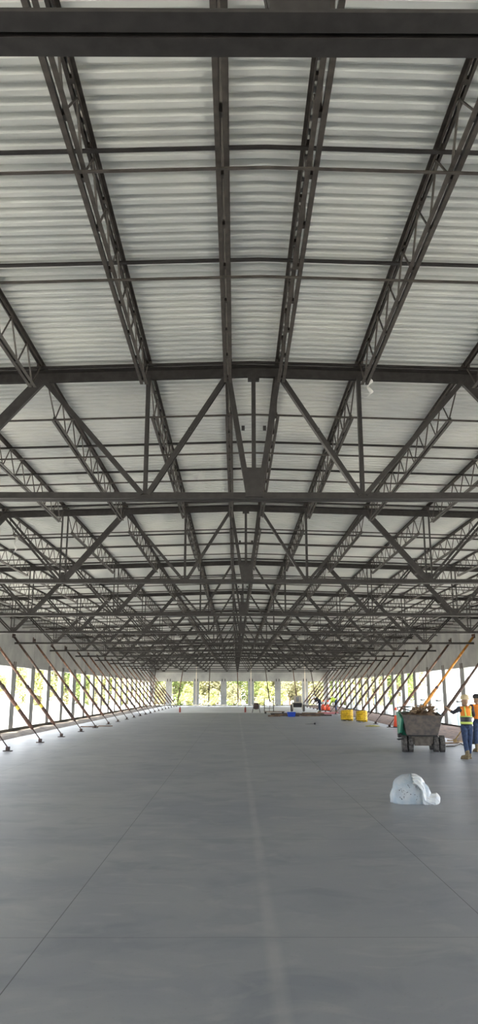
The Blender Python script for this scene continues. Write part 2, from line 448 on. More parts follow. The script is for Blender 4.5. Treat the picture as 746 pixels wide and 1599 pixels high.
# ------------------------------------------------------------------ tilt-up wall braces
RUN, RISE = 3.36, 4.3
def make_brace(m1, m2):
    t = thing('wall_brace', (0,0,0), 'x', 'brace', 'wall braces')
    a = Vector((0,0,.10)); e = Vector((-RUN, 0, RISE)); d = (e-a)
    P = lambda s: a+d*s
    MB().tube([P(0), P(.10)], .02, 8).build('screw_jack', m2, t)
    MB().tube([P(.085), P(.12), P(.42), P(.44)], [.04,.070,.070,.056], 10).build('outer_pipe', m1, t, True)
    MB().tube([P(.43), P(.98)], .052, 10).build('inner_pipe', m1, t, True)
    MB().tube([P(.425), P(.45)], .078, 10).build('collar', m2, t)
    m = MB(); m.box((0,0,.012), (.26,.16,.024)); m.box((0,.05,.07), (.10,.014,.12)); m.box((0,-.05,.07), (.10,.014,.12)); m.tube([(0,-.07,.10),(0,.07,.10)], .014, 8); m.build('foot_plate', m2, t)
    m = MB(); m.box((-RUN+.012,0,RISE), (.024,.16,.26)); m.box((-RUN+.06,.05,RISE), (.12,.014,.10)); m.box((-RUN+.06,-.05,RISE), (.12,.014,.10)); m.build('wall_bracket', m2, t)
    return t
proto = {k: make_brace(*v) for k, v in {'r': (M['rust'],M['rust_d']), 'd': (M['rust_d'],M['rust_d']), 'o': (M['orange_p'],M['rust']), 'y': (M['yellow_p'],M['yellow_p'])}.items()}
WORD = {'r': 'rusty brown', 'd': 'dark brown rusty', 'o': 'bright orange', 'y': 'dull yellow'}
used = {}
def brace(kind, x, y, rz, label, tape=False):
    o = proto[kind] if kind not in used else copy_tree(proto[kind]); used[kind] = 1
    o.location = (x, y, 0); o.rotation_euler = (0,0,rz); o['label'] = label
    if tape:
        P = lambda s: Vector((0,0,.10))+Vector((-RUN,0,RISE-.1))*s
        MB().tube([P(.245), P(.275)], .073, 10).build('tape_band', M['tape'], o)['label'] = 'yellow tape band'
    return o
ly = [20.3, 23.9, 27.8, 31.2, 35.1, 38.6, 42.5, 45.9, 49.6]; ly += [49.6+3.4*k for k in range(1, 13)]
ry = [24.0, 27.6, 31.2, 35.2, 39.1, 43.0, 46.4]; ry += [46.4+3.4*k for k in range(1, 14)]
for i, y in enumerate(ly):
    kd = 'rdr'[i % 3]
    brace(kd, XL+RUN, y+random.uniform(-.06,.06), random.uniform(-.03,.03), '%s diagonal pipe brace to left wall, %s from the camera' % (WORD[kd], ORD[i+1]), tape=i in (2,3))
for i, y in enumerate(ry):
    kd = 'y' if i == 1 else ('o' if i == 3 else 'drd'[i % 3])
    brace(kd, XR-RUN, y+random.uniform(-.06,.06), math.pi+random.uniform(-.03,.03), '%s diagonal pipe brace to right wall, %s from the camera' % (WORD[kd], ORD[i+1]))
for i, (xf, dx) in enumerate([(-9.9,.2),(-6.8,.4),(-3.15,0),(.3,-.1),(4.0,-.4),(7.2,-.25),(9.4,-.3)]):
    a = math.atan2(dx, RUN)
    o = brace('r' if i % 2 else 'd', xf, YF-RUN*math.cos(a)+.02, math.pi/2*3+(-a), 'rusty pipe brace to far wall, %s from the left' % ORD[i+1])

# ------------------------------------------------------------------ people (voxel-joined bodies)
def fuse(mb, name, material, parent, vox=.014, smooth=4):
    o = mb.build(name, material, None)
    r = o.modifiers.new('r', 'REMESH'); r.mode = 'VOXEL'; r.voxel_size = vox; r.use_smooth_shade = True
    s = o.modifiers.new('s', 'SMOOTH'); s.iterations = smooth; s.factor = .5
    dg = bpy.context.evaluated_depsgraph_get(); me = bpy.data.meshes.new_from_object(o.evaluated_get(dg))
    o.modifiers.clear(); o.data = me; o.parent = parent
    if not len(me.materials): me.materials.append(material)
    return o
V = Vector
def person(loc, rz, label, J, vox=.014, hat=M['hat'], vest=M['hivis'], shirt=M['shirt'], trousers=M['jeans'], boots=M['boot'], scale=1.0, cap=False, group=None):
    t = thing('person', loc, label, 'person', group, rz); t.scale = (scale,)*3
    J = {k: V(v) for k, v in J.items()}
    b = MB()
    b.cap(J['pelvis'], J['waist'], .13, .115); b.cap(J['waist'], J['chest'], .115, .135); b.cap(J['chest'], J['neck'], .12, .06)
    b.cap(J['neck'], J['head'], .055, .06); b.ball(J['head'], .105, 14, (.86,.98,1.15))
    f = J['face']
    b.ball(J['head']+f*.10+V((0,0,-.015)), .017, 8); b.ball(J['head']+f*.075+V((0,0,-.085)), .035, 8)
    s = V((f.y, -f.x, 0))
    for q in (1,-1): b.ball(J['head']+s*q*.09, .024, 8, (.6,1,1.2)); b.ball(J['head']+f*.088+s*q*.032+V((0,0,.012)), .014, 8)
    for q in 'LR':
        b.cap(J['sh'+q], J['chest'], .062, .08); b.cap(J['sh'+q], J['el'+q], .054, .042); b.cap(J['el'+q], J['wr'+q], .042, .029)
        hd = (J['hd'+q]-J['wr'+q]).normalized(); side = hd.cross(V((0,0,1))); side = side.normalized() if side.length > .1 else V((1,0,0))
        palm = J['wr'+q]+hd*.075; b.cap(J['wr'+q]+hd*.02, palm, .030, .036)
        for i, (o_, l) in enumerate(((-.03,.068),(-.01,.08),(.01,.074),(.03,.058))):
            r0 = palm+side*o_+hd*.015; r1 = r0+hd*l*.55; r2 = r1+hd*l*.4+V((0,0,-l*.35)); b.cap(r0, r1, .0105, .0095, 8); b.cap(r1, r2, .0095, .0085, 8)
        r0 = palm-side*.03-hd*.04; r1 = r0-side*.028+hd*.03; b.cap(r0, r1, .012, .011, 8); b.cap(r1, r1+hd*.028, .011, .009, 8)
        b.cap(J['hp'+q], J['kn'+q], .082, .055); b.cap(J['kn'+q], J['an'+q], .052, .036); b.cap(J['an'+q], J['to'+q], .036, .03); b.cap(J['pelvis'], J['hp'+q], .11, .085)
    fuse(b, 'body', M['skin'], t, vox)
    b = MB(); b.cap(J['pelvis'], J['waist']-V((0,0,.02)), .145, .128)
    for q in 'LR':
        b.cap(J['pelvis'], J['hp'+q], .12, .098); b.cap(J['hp'+q], J['kn'+q], .098, .072); b.cap(J['kn'+q], J['an'+q]+V((0,0,.06)), .070, .062)
    fuse(b, 'trousers', trousers, t, vox)
    b = MB(); b.cap(J['waist'], J['chest'], .128, .150); b.cap(J['chest'], J['neck']-V((0,0,.03)), .13, .07)
    for q in 'LR':
        b.cap(J['sh'+q], J['chest'], .075, .09); b.cap(J['sh'+q], J['el'+q], .070, .055); b.cap(J['el'+q], J['el'+q].lerp(J['wr'+q], .8 if q == 'R' else .35), .055, .046)
    fuse(b, 'shirt', shirt, t, vox)
    b = MB(); b.cap(J['waist']-V((0,0,.03)), J['chest'], .150, .165)
    for q in 'LR': b.cap(J['sh'+q].lerp(J['chest'], .25)+V((0,0,.02)), J['chest'], .080, .11)
    v = fuse(b, 'vest', vest, t, vox); 
    if vox < .015:
        zw, zc = J['waist'].z, J['chest'].z
        for nm, z0, z1, mm in (('black_band', zw-.155, zw+.10, M['black']), ('lime_band', zw-.13, zw-.06, M['lime']), ('lime_band', zw+.065, zw+.10, M['lime'])):
            q = MB(); c = J['waist']; ex = .0 if nm == 'black_band' else .006
            q.lathe([(.155+ex, z0), (.166+ex, z0+.01), (.168+ex, z1-.01), (.160+ex, z1)], (c.x, c.y, 0), 24)
            q.build(nm, mm, v, True)
        for sx_ in (-.085, .085):
            q = MB(); q.bar((J['chest'].x+sx_, J['chest'].y-.150, zw+.10), (J['chest'].x+sx_*1.0, J['chest'].y-.10, zc+.14), .035, .03); q.build('lime_strap', M['lime'], v)
    for q in 'LR':
        b = MB(); b.cap(J['an'+q]+V((0,0,.12)), J['an'+q], .066, .058); b.cap(J['an'+q]-V((0,0,.01)), J['to'+q], .052, .048); b.box(((J['an'+q].x+J['to'+q].x)/2, (J['an'+q].y+J['to'+q].y)/2, .018), (.10, .24, .036), math.atan2(J['to'+q].y-J['an'+q].y, J['to'+q].x-J['an'+q].x)-math.pi/2)
        fuse(b, 'boot', boots, t, vox)
    if hat:
        h = J['head']+V((0,0,.035)); b = MB()
        b.lathe([(.150,0),(.152,.010),(.128,.018),(.126,.05),(.112,.095),(.08,.125),(.04,.14),(.004,.145)], h, 22)
        if not cap: b.bar(h+V((0,-.12,.07)), h+V((0,.12,.07)), .02, .14)
        b.build('hard_hat', hat, t, True)
    return t
def stand(**k):
    J = dict(pelvis=(0,0,.93), waist=(0,0,1.08), chest=(0,0,1.30), neck=(0,0,1.46), head=(0,.01,1.60), face=V((-.7,.7,0)),
             shL=(-.19,0,1.39), shR=(.19,0,1.39), elL=(-.25,-.02,1.12), elR=(.25,-.02,1.12), wrL=(-.26,.08,.90), wrR=(.26,.08,.90), hdL=(-.26,.1,.8), hdR=(.26,.1,.8),
             hpL=(-.09,0,.88), hpR=(.09,0,.88), knL=(-.10,.03,.50), knR=(.10,.03,.50), anL=(-.11,-.02,.09), anR=(.11,-.02,.09), toL=(-.13,.12,.05), toR=(.13,.12,.05))
    J.update(k); return J
x, y = at(732.5, 20.2)
person((x, y, 0), R(12), 'worker in orange and lime safety vest, tan hard hat and jeans, arm stretched out left',
       stand(face=V((-.75,.66,0)), shL=(-.19,.02,1.37), elL=(-.36,.05,1.27), wrL=(-.50,.10,1.37), hdL=(-.60,.13,1.45), elR=(.28,.08,1.2), wrR=(.15,.24,1.22), hdR=(.08,.3,1.25),
             knR=(.08,.02,.5), anR=(.07,.08,.09), toR=(.08,.22,.05), anL=(-.06,-.04,.09), toL=(-.14,.09,.05), knL=(-.08,.0,.5)), vox=.011, scale=.955)
x, y = at(750.5, 22.6)
person((x, y, 0), R(8), 'worker in orange vest and dark cap at the right edge, behind the pointing worker', stand(), vox=.018, hat=M['black'], cap=True, scale=.96)
bend = stand(waist=(0,.10,1.0), chest=(0,.26,1.10), neck=(0,.40,1.14), head=(0,.50,1.16), face=V((0,.8,-.4)), shL=(-.18,.33,1.12), shR=(.18,.33,1.12), elL=(-.2,.40,.86), elR=(.2,.40,.86),
             wrL=(-.15,.52,.66), wrR=(.15,.52,.66), hdL=(-.15,.56,.56), hdR=(.15,.56,.56))
x, y = at(525, 62)
person((x, y, 0), R(75), 'distant worker in lime yellow shirt bending beside the right-hand braces', bend, vox=.03, vest=M['lime_f'], shirt=M['lime_f'], hat=M['white'])
x, y = at(499.5, 63)
person((x, y, 0), R(110), 'distant worker in dark clothes bending left of the orange barricade', bend, vox=.03, vest=M['shirt'], hat=M['white'])

# ------------------------------------------------------------------ plastic bag heap
def bag_heap():
    x0, y = ground(614, 1257); cx = x0+.40; y += .22
    t = thing('plastic_sheet', (cx, y, 0), 'milky plastic sheet heaped on the bare slab, crumpled white at its right', 'plastic sheet')
    rnd = random.Random(5); n = 48; h = 22; vs = []; 
    for i in range(h+1):
        tt = i/h
        for j in range(n):
            a = 2*math.pi*j/n; ca, sa = math.cos(a), math.sin(a)
            ex = 2.6; k = (abs(ca)**ex+abs(sa)**ex)**(-1/ex)
            rx, ry = .325, .24
            prof = (1-tt**3.2)**.5 if tt < 1 else 0
            prof = max(prof, .001)*(1+.03*math.sin(tt*9))
            zz = .445*tt*(1-.22*max(0, ca)*tt)
            wob = 1+.03*math.sin(5*a+tt*6)+.022*math.sin(11*a-tt*9)+rnd.uniform(-.008,.008)
            vs.append((rx*k*ca*prof*wob-.055, ry*k*sa*prof*wob, zz+(.012*math.sin(7*a)*(tt > .5))))
    fs = [(i*n+j, i*n+(j+1)%n, (i+1)*n+(j+1)%n, (i+1)*n+j) for i in range(h) for j in range(n)]
    m = MB(); m.add(vs, fs+[tuple(range(n))[::-1]]); m.build('plastic_film', M['bag'], t, True)
    # crumpled fold draping down the right
    m = MB(); vs = []; A, B = 40, 24
    path = [(-.04,.455),(.05,.445),(.115,.40),(.165,.33),(.19,.25),(.21,.17),(.29,.15),(.37,.16),(.425,.10),(.415,.012)]
    for i in range(A+1):
        s = i/A*(len(path)-1); q = min(int(s), len(path)-2); f = s-q
        px = path[q][0]*(1-f)+path[q+1][0]*f; pz = path[q][1]*(1-f)+path[q+1][1]*f
        k = i/A; spread = .04+.13*math.sin(min(1, k*1.3)*math.pi/2)
        for j in range(B+1):
            u = j/B                                     # 0 = crease over the bag, 1 = bottom front edge
            fold = .014*math.sin(u*19+i*.15)+.008*math.sin(u*37-i*.4)+rnd.uniform(-.003,.003)
            X_ = px-spread*u*.85+fold*.5; Z_ = max(.008, pz*(1-u*(.25+.75*max(0, k-.45)/.55))-spread*u*.5)
            Y_ = -.02-.25*math.sin(u*math.pi/2)-.03*math.sin(k*3)+fold
            vs.append((X_, Y_, Z_))
    fs = [(i*(B+1)+j, i*(B+1)+j+1, (i+1)*(B+1)+j+1, (i+1)*(B+1)+j) for i in range(A) for j in range(B)]
    m.add(vs, fs); o = m.build('crumpled_flap', M['bag2'], t, True); o['label'] = 'opaque white crumpled flap'
    so_ = o.modifiers.new('s', 'SOLIDIFY'); so_.thickness = .006
    m = MB()
    for k in range(26):
        a = rnd.uniform(-2.5,-.9); zz = rnd.uniform(.06,.3); m.box((.335*math.cos(a)*.95-.055, -.252+abs(math.cos(a))*.03, zz), (rnd.uniform(.006,.014),.006,rnd.uniform(.005,.012)), .3)
    m.build('dark_speck', M['shirt'], t)
bag_heap()

# ------------------------------------------------------------------ concrete buggy
BR = -8
def buggy():
    x, y = at(664.5, 22.4)
    t = thing('concrete_buggy', (x, y+.25, 0), 'green and grey power buggy with twin tyres, its hopper full of splintered wood', 'buggy', rz=R(BR))
    # hopper faces the camera (-y)
    m = MB()
    bx = [(-.50,-.42,.50),(.42,-.42,.50),(.42,.45,.56),(-.50,.45,.56)]; tx = [(-.60,-.66,1.08),(.55,-.66,1.05),(.55,.72,1.12),(-.60,.72,1.12)]
    vs = bx+tx+[(px*.93-.005*0, py*.93, pz+.001) for px, py, pz in tx]+[(px*.9, py*.9, pz+.05) for px, py, pz in bx]
    m.add(vs, [(0,3,2,1),(0,1,5,4),(1,2,6,5),(2,3,7,6),(3,0,4,7),(4,5,9,8),(5,6,10,9),(6,7,11,10),(7,4,8,11),(8,9,13,12),(9,10,14,13),(10,11,15,14),(11,8,12,15),(12,13,14,15)])
    hp = m.build('hopper', M['hopper'], t, bevel=.015)
    m = MB()
    for a, c in zip(tx, tx[1:]+tx[:1]): m.tube([a, c], .022, 8)
    m.build('hopper_rim', M['hopper'], hp)
    # rear body with engine cover (behind, seen on the left)
    m = MB(); pr_ = [(-.30,.50),(.78,.45),(1.0,.62),(1.0,.98),(.80,1.16),(.62,1.17),(.55,1.05)]
    n = len(pr_); pts = [(.70,.42),(1.15,.42),(1.26,.62),(1.22,.95),(1.05,1.15),(.80,1.15)]
    for s in (-1,):
        n = len(pts); vs = [(-.66, a, z) for a, z in pts]+[(.50, a, z) for a, z in pts]
        m.add(vs, [tuple(range(n)), tuple(range(n, 2*n))[::-1]]+[(j, j+n, (j+1)%n+n, (j+1)%n) for j in range(n)])
    m.build('engine_cover', M['green'], t, bevel=.05)['label'] = 'green plastic engine cover'
    m = MB(); vs = [(-.70,-.30,.56),(-.70,.60,.46),(-.72,.60,1.15),(-.70,.05,1.13),(-.63,-.36,.98)]
    vs = vs+[(a+.09, c, z) for a, c, z in vs]; n = 5
    m.add(vs, [tuple(range(n))[::-1], tuple(range(n, 2*n))]+[(j, (j+1)%n, (j+1)%n+n, j+n) for j in range(n)])
    m.build('side_cover', M['green'], t, bevel=.02)['label'] = 'green side cover'
    MB().box((-.705, -.02, .84), (.008, .05, .12)).build('decal', M['white'], t)
    m = MB(); m.box((-.03,.0,.37), (.62,.5,.26)); m.box((-.03,-.28,.32), (.50,.05,.26)); m.box((0,.7,.33), (.5,1.1,.16)); m.tube([(-.6,-.05,.245),(.58,-.05,.245)], .04, 10); m.tube([(-.4,.92,.22),(.4,.92,.22)], .035, 10)
    m.build('chassis', M['under'], t, bevel=.01)
    m = MB(); m.bar((-.45,-.30,.49), (.40,-.30,.49), .03, .05, (0,0,1)); m.build('hopper_hinge', M['black'], t)
    def wheel(wx, wy, r, wd):
        m = MB(); m.lathe([(r*.55,-wd/2),(r*.86,-wd/2),(r*.97,-wd*.36),(r,-wd*.2),(r,wd*.2),(r*.97,wd*.36),(r*.86,wd/2),(r*.55,wd/2)], (0,0,0), 32, 'x')
        for k in range(20):
            a = 2*math.pi*k/20
            for s in (-1, 1):
                cx_ = s*wd*.24; a2 = a+s*.08
                p = V((cx_, math.cos(a2)*r*.985, math.sin(a2)*r*.985)); tan = V((0,-math.sin(a2), math.cos(a2))); q = V((0, math.cos(a2), math.sin(a2)))
                m.bar(p-V((wd*.22,0,0)), p+V((wd*.22,0,0)), .04, .028, q)
        o = m.build('wheel', M['rubber'], t, True, (wx, wy, r))
        h = MB(); h.lathe([(.02,-wd*.35),(r*.52,-wd*.30),(r*.56,-wd*.5),(r*.56,wd*.5),(r*.52,wd*.30),(.02,wd*.35)], (0,0,0), 20, 'x'); h.build('rim', M['under'], o)
        for p in o.data.polygons: p.use_smooth = False
    for wx in (-.555,-.375,.375,.555): wheel(wx, -.05, .235, .155)
    for wx in (-.36,.36): wheel(wx, .92, .20, .15)
    m = MB(); m.tube([(-.60,1.15,1.15),(-.64,.95,1.28),(-.60,.62,1.30),(-.2,.6,1.30),(-.1,.8,1.26)], .018, 8); m.tube([(-.62,.9,1.28),(-.42,.9,1.22),(-.2,.9,1.16)], .014, 8); m.tube([(-.2,1.2,1.15),(-.15,.9,1.33),(.1,.85,1.33)], .015, 8)
    m.build('handlebar', M['black'], t, True)
    m = MB(); m.tube([(-.58,-.25,.38),(-.74,-.25,.36),(-.76,0,.36),(-.6,0,.38)], .016, 8); m.box((-.66,.25,.45), (.12,.4,.10)); m.build('step', M['black'], t)
    # load of splintered wood: a bed, then loose pieces on top
    rnd = random.Random(11)
    for k in range(70):
        L = rnd.uniform(.16,.42); px, py = rnd.uniform(-.27,.36), rnd.uniform(-.50,.3); hh = 1.09+.24*max(0, 1-((px-.05)/.5)**2)*rnd.uniform(.5,1)
        tilt = rnd.uniform(-.35,1.0); a = rnd.uniform(-.8,.8)-math.pi/2*(rnd.random() < .7)
        m = MB(); d = V((math.cos(a)*math.cos(tilt), math.sin(a)*math.cos(tilt), math.sin(tilt)))
        m.bar(-d*L/2, d*L/2, rnd.uniform(.012,.055), rnd.uniform(.006,.02), V((rnd.uniform(-1,1), rnd.uniform(-1,1), .9)))
        x2, y2 = px*math.cos(R(BR))-py*math.sin(R(BR)), px*math.sin(R(BR))+py*math.cos(R(BR))
        o = m.build('wood_scrap', M['wood'] if rnd.random() < .65 else M['wood_l'], None, False, (x+x2, y+.25+y2, hh))
        tag(o, 'splintered piece of scrap wood heaped in the grey hopper', 'scrap wood', 'wood scraps in the hopper')
    m = MB(); m.ball((0,0,0), .5, 20, (1.02,1.12,.42))
    o = m.build('wood_scrap_bed', M['wood'], None, True, (x-.02*1, y+.27, .98)); o.rotation_euler.z = R(BR)
    tag(o, 'packed brown wood debris filling the buggy hopper', 'debris', kind='stuff')
    dm = o.modifiers.new('d', 'DISPLACE'); tx_ = bpy.data.textures.new('lumps', 'CLOUDS'); tx_.noise_scale = .06; dm.texture = tx_; dm.strength = .10
buggy()

# ------------------------------------------------------------------ cone, coils, rope, barrels, small tools
def cone(x, y, h, label, r=.15, top=True, group=None):
    t = thing('traffic_cone', (x, y, 0), label, 'traffic cone', group)
    m = MB(); m.box((0,0,.025), (r*2.3,r*2.3,.05)); m.build('base', M['black'], t, bevel=.01)
    m = MB(); m.lathe([(r,.05),(r*.72,h*.5),(r*.42,h*.93),(r*.30,h*.95),(r*.18,h)], (0,0,0), 20); c = m.build('cone_body', M['cone'], t, True)
    m = MB(); f = lambda z: r+(r*.42-r)*(z-.05)/(h*.88)+.004
    m.lathe([(f(h*.60),h*.60),(f(h*.86),h*.86)], (0,0,0), 20); m.build('white_collar', M['white'], t, True)
x, y = ground(619.5, 1137); cone(x, y, .98, 'tall orange-red traffic cone with white top, left of the green buggy')
for u, v, lab in ((505,1110.5,'distant orange cone by right wall, left one of two'), (512,1111,'distant orange cone by right wall, right one of two')):
    x, y = ground(u, v); cone(x, y, .95, lab, r=.22, group='distant cones')

def coil(x, y, r, label, n=5, pr=.07):
    t = thing('pipe_coil', (x, y, 0), label, 'coil of pipe', 'yellow pipe coils')
    pts = []; N = 30
    for i in range(n*N+1):
        a = 2*math.pi*i/N; pts.append(((r-pr)*math.cos(a), (r-pr)*math.sin(a), pr+.01+(2*pr-.006)*i/N*1.0*(n-1)/n))
    MB().tube(pts, pr, 8).build('pipe', M['yellow'], t, True)
    pts = [((r-pr*3)*math.cos(2*math.pi*i/N), (r-pr*3)*math.sin(2*math.pi*i/N), pr+.01+(2*pr-.006)*i/N*(n-1)/n) for i in range(n*N+1)]
    MB().tube(pts, pr, 8).build('inner_wraps', M['yellow'], t, True)
    m = MB(); Z = 2*pr*n
    for k in range(4):
        a = k*math.pi/2+.4; ca, sa = math.cos(a), math.sin(a); rr = r+.008
        m.tube([(ca*(r-pr*4), sa*(r-pr*4), .01),(ca*rr, sa*rr, .03),(ca*rr, sa*rr, Z-.03),(ca*(r-pr*4), sa*(r-pr*4), Z+.01)], .012, 6)
    m.build('strap', M['black'], t)
x, y = at(543, 45.2); coil(x, y+.3, .39, 'coil of thick yellow pipe on the slab, left one of the pair')
x, y = at(565.5, 43.6); coil(x, y+.1, .34, 'coil of thick yellow pipe on the slab, right one of the pair')

def rope():
    x, y = ground(582, 1135.3); rnd = random.Random(2)
    pts = []; 
    for i in range(260):
        a = i*.33; r = .10+.22*abs(math.sin(i*.13))*rnd.uniform(.8,1.1); pts.append((r*1.15*math.cos(a), r*.9*math.sin(a), .015+.06*max(0, 1-r/.34)*rnd.uniform(.4,1)+.012*rnd.random()))
    o = MB().tube(pts, .011, 6).build('rope_heap', M['rope'], None, True, (x, y, 0))
    tag(o, 'tangled yellow rope on the slab below the brace right of the yellow coils', 'rope')
rope()
for i, (u, wd) in enumerate(((546,.26),(556,.26),(576,.26),(588,.3),(605,.38),(639,.30),(662,.34),(687,.36),(719,.30))):
    X = 12.6; c = X*F/(u-368); y = (c+.42)/.9728
    t = thing('utility_post', (X, y, -.15), 'blue-grey capped post outside the right wall openings, %s from the far end' % ORD[i+1], 'post', 'blue-grey posts outside')
    MB().lathe([(wd/2,0),(wd/2,1.30),(wd/2*.96,1.32)], (0,0,0), 16).build('post_tube', M['bluegrey'], t, True)
    MB().lathe([(wd/2*1.08,1.30),(wd/2*1.08,1.38),(wd/2*.8,1.42)], (0,0,0), 16).build('cap', M['black'], t, True)

def bin_():
    x, y = ground(455, 1120); t = thing('plastic_bin', (x, y, 0), 'small blue plastic bin on the slab near the far end', 'bin')
    m = MB(); a = .24; b_ = .29; vs = [(s1*a*1.0, s2*a*.7, 0) for s1, s2 in ((-1,-1),(1,-1),(1,1),(-1,1))]+[(s1*b_, s2*b_*.7, .32) for s1, s2 in ((-1,-1),(1,-1),(1,1),(-1,1))]+[(s1*b_*.92, s2*b_*.63, .32) for s1, s2 in ((-1,-1),(1,-1),(1,1),(-1,1))]+[(s1*a*.92, s2*a*.6, .02) for s1, s2 in ((-1,-1),(1,-1),(1,1),(-1,1))]
    fs = [(0,3,2,1)]+[(i, (i+1)%4, 4+(i+1)%4, 4+i) for i in range(4)]+[(4+i, 4+(i+1)%4, 8+(i+1)%4, 8+i) for i in range(4)]+[(8+i, 8+(i+1)%4, 12+(i+1)%4, 12+i) for i in range(4)]+[(12,13,14,15)]
    m.add(vs, fs); m.build('tub', M['blue'], t)
    m = MB()
    for s in (-1, 1): m.tube([(s*.29,-.08,.29),(s*.33,-.08,.29),(s*.33,.08,.29),(s*.29,.08,.29)], .012, 6)
    m.build('handle', M['blue'], t)
bin_()

def cart():
    x, y = ground(420, 1115.5)
    t = thing('rack_cart', (x, y, 0), 'tall open metal rack cart on casters, left of the blue bin', 'cart')
    W, Hh = .72, 1.26; m = MB()
    for sx_ in (-W/2, W/2):
        for sy in (-.25, .25): m.bar((sx_,sy,.16), (sx_,sy,Hh), .04, .04)
    for z in (.18,.45,.62,.90,Hh-.02):
        for sy in (-.25,.25): m.bar((-W/2,sy,z), (W/2,sy,z), .03, .03)
        for sx_ in (-W/2,W/2): m.bar((sx_,-.25,z), (sx_,.25,z), .03, .03, (0,0,1))
    m.bar((.02,-.25,.18), (.02,-.25,Hh), .03, .03)
    m.build('frame', M['joist'], t)
    MB().box((.42,0,.17), (1.6,.6,.05)).build('deck', M['wood'], t)
    for sx_ in (-.28,1.1):
        for sy in (-.22,.22): MB().lathe([(.075,-.02),(.075,.02)], (sx_,sy,.075), 14, 'y').build('caster', M['black'], t)
    MB().bar((W/2,-.2,.5), (W/2+.32,-.2,.78), .02, .02).build('push_handle', M['joist'], t)
cart()

def mixer():
    x, y = ground(400, 1113.5)
    t = thing('mortar_mixer', (x, y, 0), 'dark mortar mixer standing on splayed legs near the far end', 'mixer')
    MB().lathe([(.10,-.02),(.24,.05),(.26,.30),(.20,.46),(.14,.50)], (0,0,.28), 18).build('drum', M['rust_d'], t, True)
    m = MB()
    for sx_ in (-1, 1):
        for sy in (-1, 1): m.bar((sx_*.20, sy*.12, .55), (sx_*.33, sy*.25, 0), .04, .04)
        m.bar((sx_*.3,-.22,.12), (sx_*.3,.22,.12), .03, .03, (0,0,1))
    m.build('stand', M['black'], t)
    MB().box((0,.22,.55), (.2,.16,.2)).build('motor', M['black'], t, bevel=.02)
    MB().lathe([(.13,-.015),(.16,-.015),(.16,.015),(.13,.015)], (.30,0,.55), 18, 'x').build('hand_wheel', M['black'], t)
mixer()
for u, nm in ((281,'left'), (383,'right')):
    x, y = ground(u, 1113.2)
    t = thing('canister', (x, y, 0), 'small dark red canister standing on the far slab edge, %s one' % nm, 'canister', 'red canisters')
    MB().lathe([(.075,0),(.08,.02),(.08,.34),(.05,.40),(.025,.43)], (0,0,0), 14).build('bottle', M['red'], t, True)
    MB().box((0,0,.46), (.11,.04,.05)).build('valve_handle', M['black'], t)

def loader():
    x, y = at(465, 66)
    t = thing('skid_loader', (x, y, 0), 'cream and black skid loader parked at the far right of the slab', 'loader', rz=R(-6)); t.scale = (.88,.88,.88)
    MB().box((0,.2,.62), (.86,1.5,.42)).build('chassis', M['black'], t, bevel=.03)
    c = MB().box((0,.2,1.15), (.85,1.2,.75), taper=.9).build('cab', M['cream'], t, bevel=.04)
    MB().box((0,-.40,1.18), (.26,.02,.46)).build('windscreen', M['glass'], c)
    for sx_ in (-1, 1):
        m = MB(); m.bar((sx_*.52,1.0,1.05), (sx_*.52,-.7,.75), .10, .08); m.bar((sx_*.52,-.7,.78), (sx_*.42,-1.0,.25), .09, .08); m.build('lift_arm', M['cream'], t)
        for sy in (-.35,.75):
            w_ = MB().lathe([(.16,-.11),(.30,-.11),(.335,-.07),(.335,.07),(.30,.11),(.16,.11)], (0,0,0), 20, 'x').build('wheel', M['rubber'], t, False, (sx_*.60,sy,.335))
            MB().lathe([(.03,-.09),(.16,-.08),(.16,.08),(.03,.09)], (0,0,0), 14, 'x').build('rim', M['cream'], w_)
    MB().box((-.62,-.1,1.45), (.10,.05,.16)).build('mirror', M['black'], t)
loader()

rnd = random.Random(21)
for k in range(26):       # dark lumber and scrap strewn by the cart, bin and loader
    u0 = 427+(k*29 % 73); yb = 55.2+k*.24; L = rnd.uniform(.7, 1.7); hgt = rnd.uniform(.05,.13)
    x = (u0-368)*yb*.98/F
    if 0: pass
    o = MB().box((0,0,hgt/2), (L, rnd.uniform(.12,.2), hgt)).build('scrap_board', M['rust_d'] if k % 2 else M['wood'], None, False, (x, yb, 0)); o.rotation_euler.z = rnd.uniform(-.12,.12)
    tag(o, 'dark scrap board in the low pile by the blue bin', 'board', 'scrap boards by the blue bin')
for k in range(6):
    yb = 61.0+k*.42; x = (506+k*1.5-368)*yb*.98/F
    o = MB().box((0,0,.05), (1.3,.3,.10)).build('faded_board', M['pink'], None, False, (x, yb, 0)); o.rotation_euler.z = rnd.uniform(-.08,.08)
    tag(o, 'faded red board in the low row left of the yellow coils', 'board', 'faded red boards')
x, y = ground(491.5, 1132.3)
t = thing('floor_squeegee', (x, y, 0), 'black ended stick lying on the slab in front of the far debris', 'tool', rz=R(8))
MB().ball((0,0,.055), .055, 12).build('black_end', M['black'], t, True)
MB().tube([(-.04,0,.05),(-.5,.15,.02)], .012, 6).build('stick', M['joist'], t)

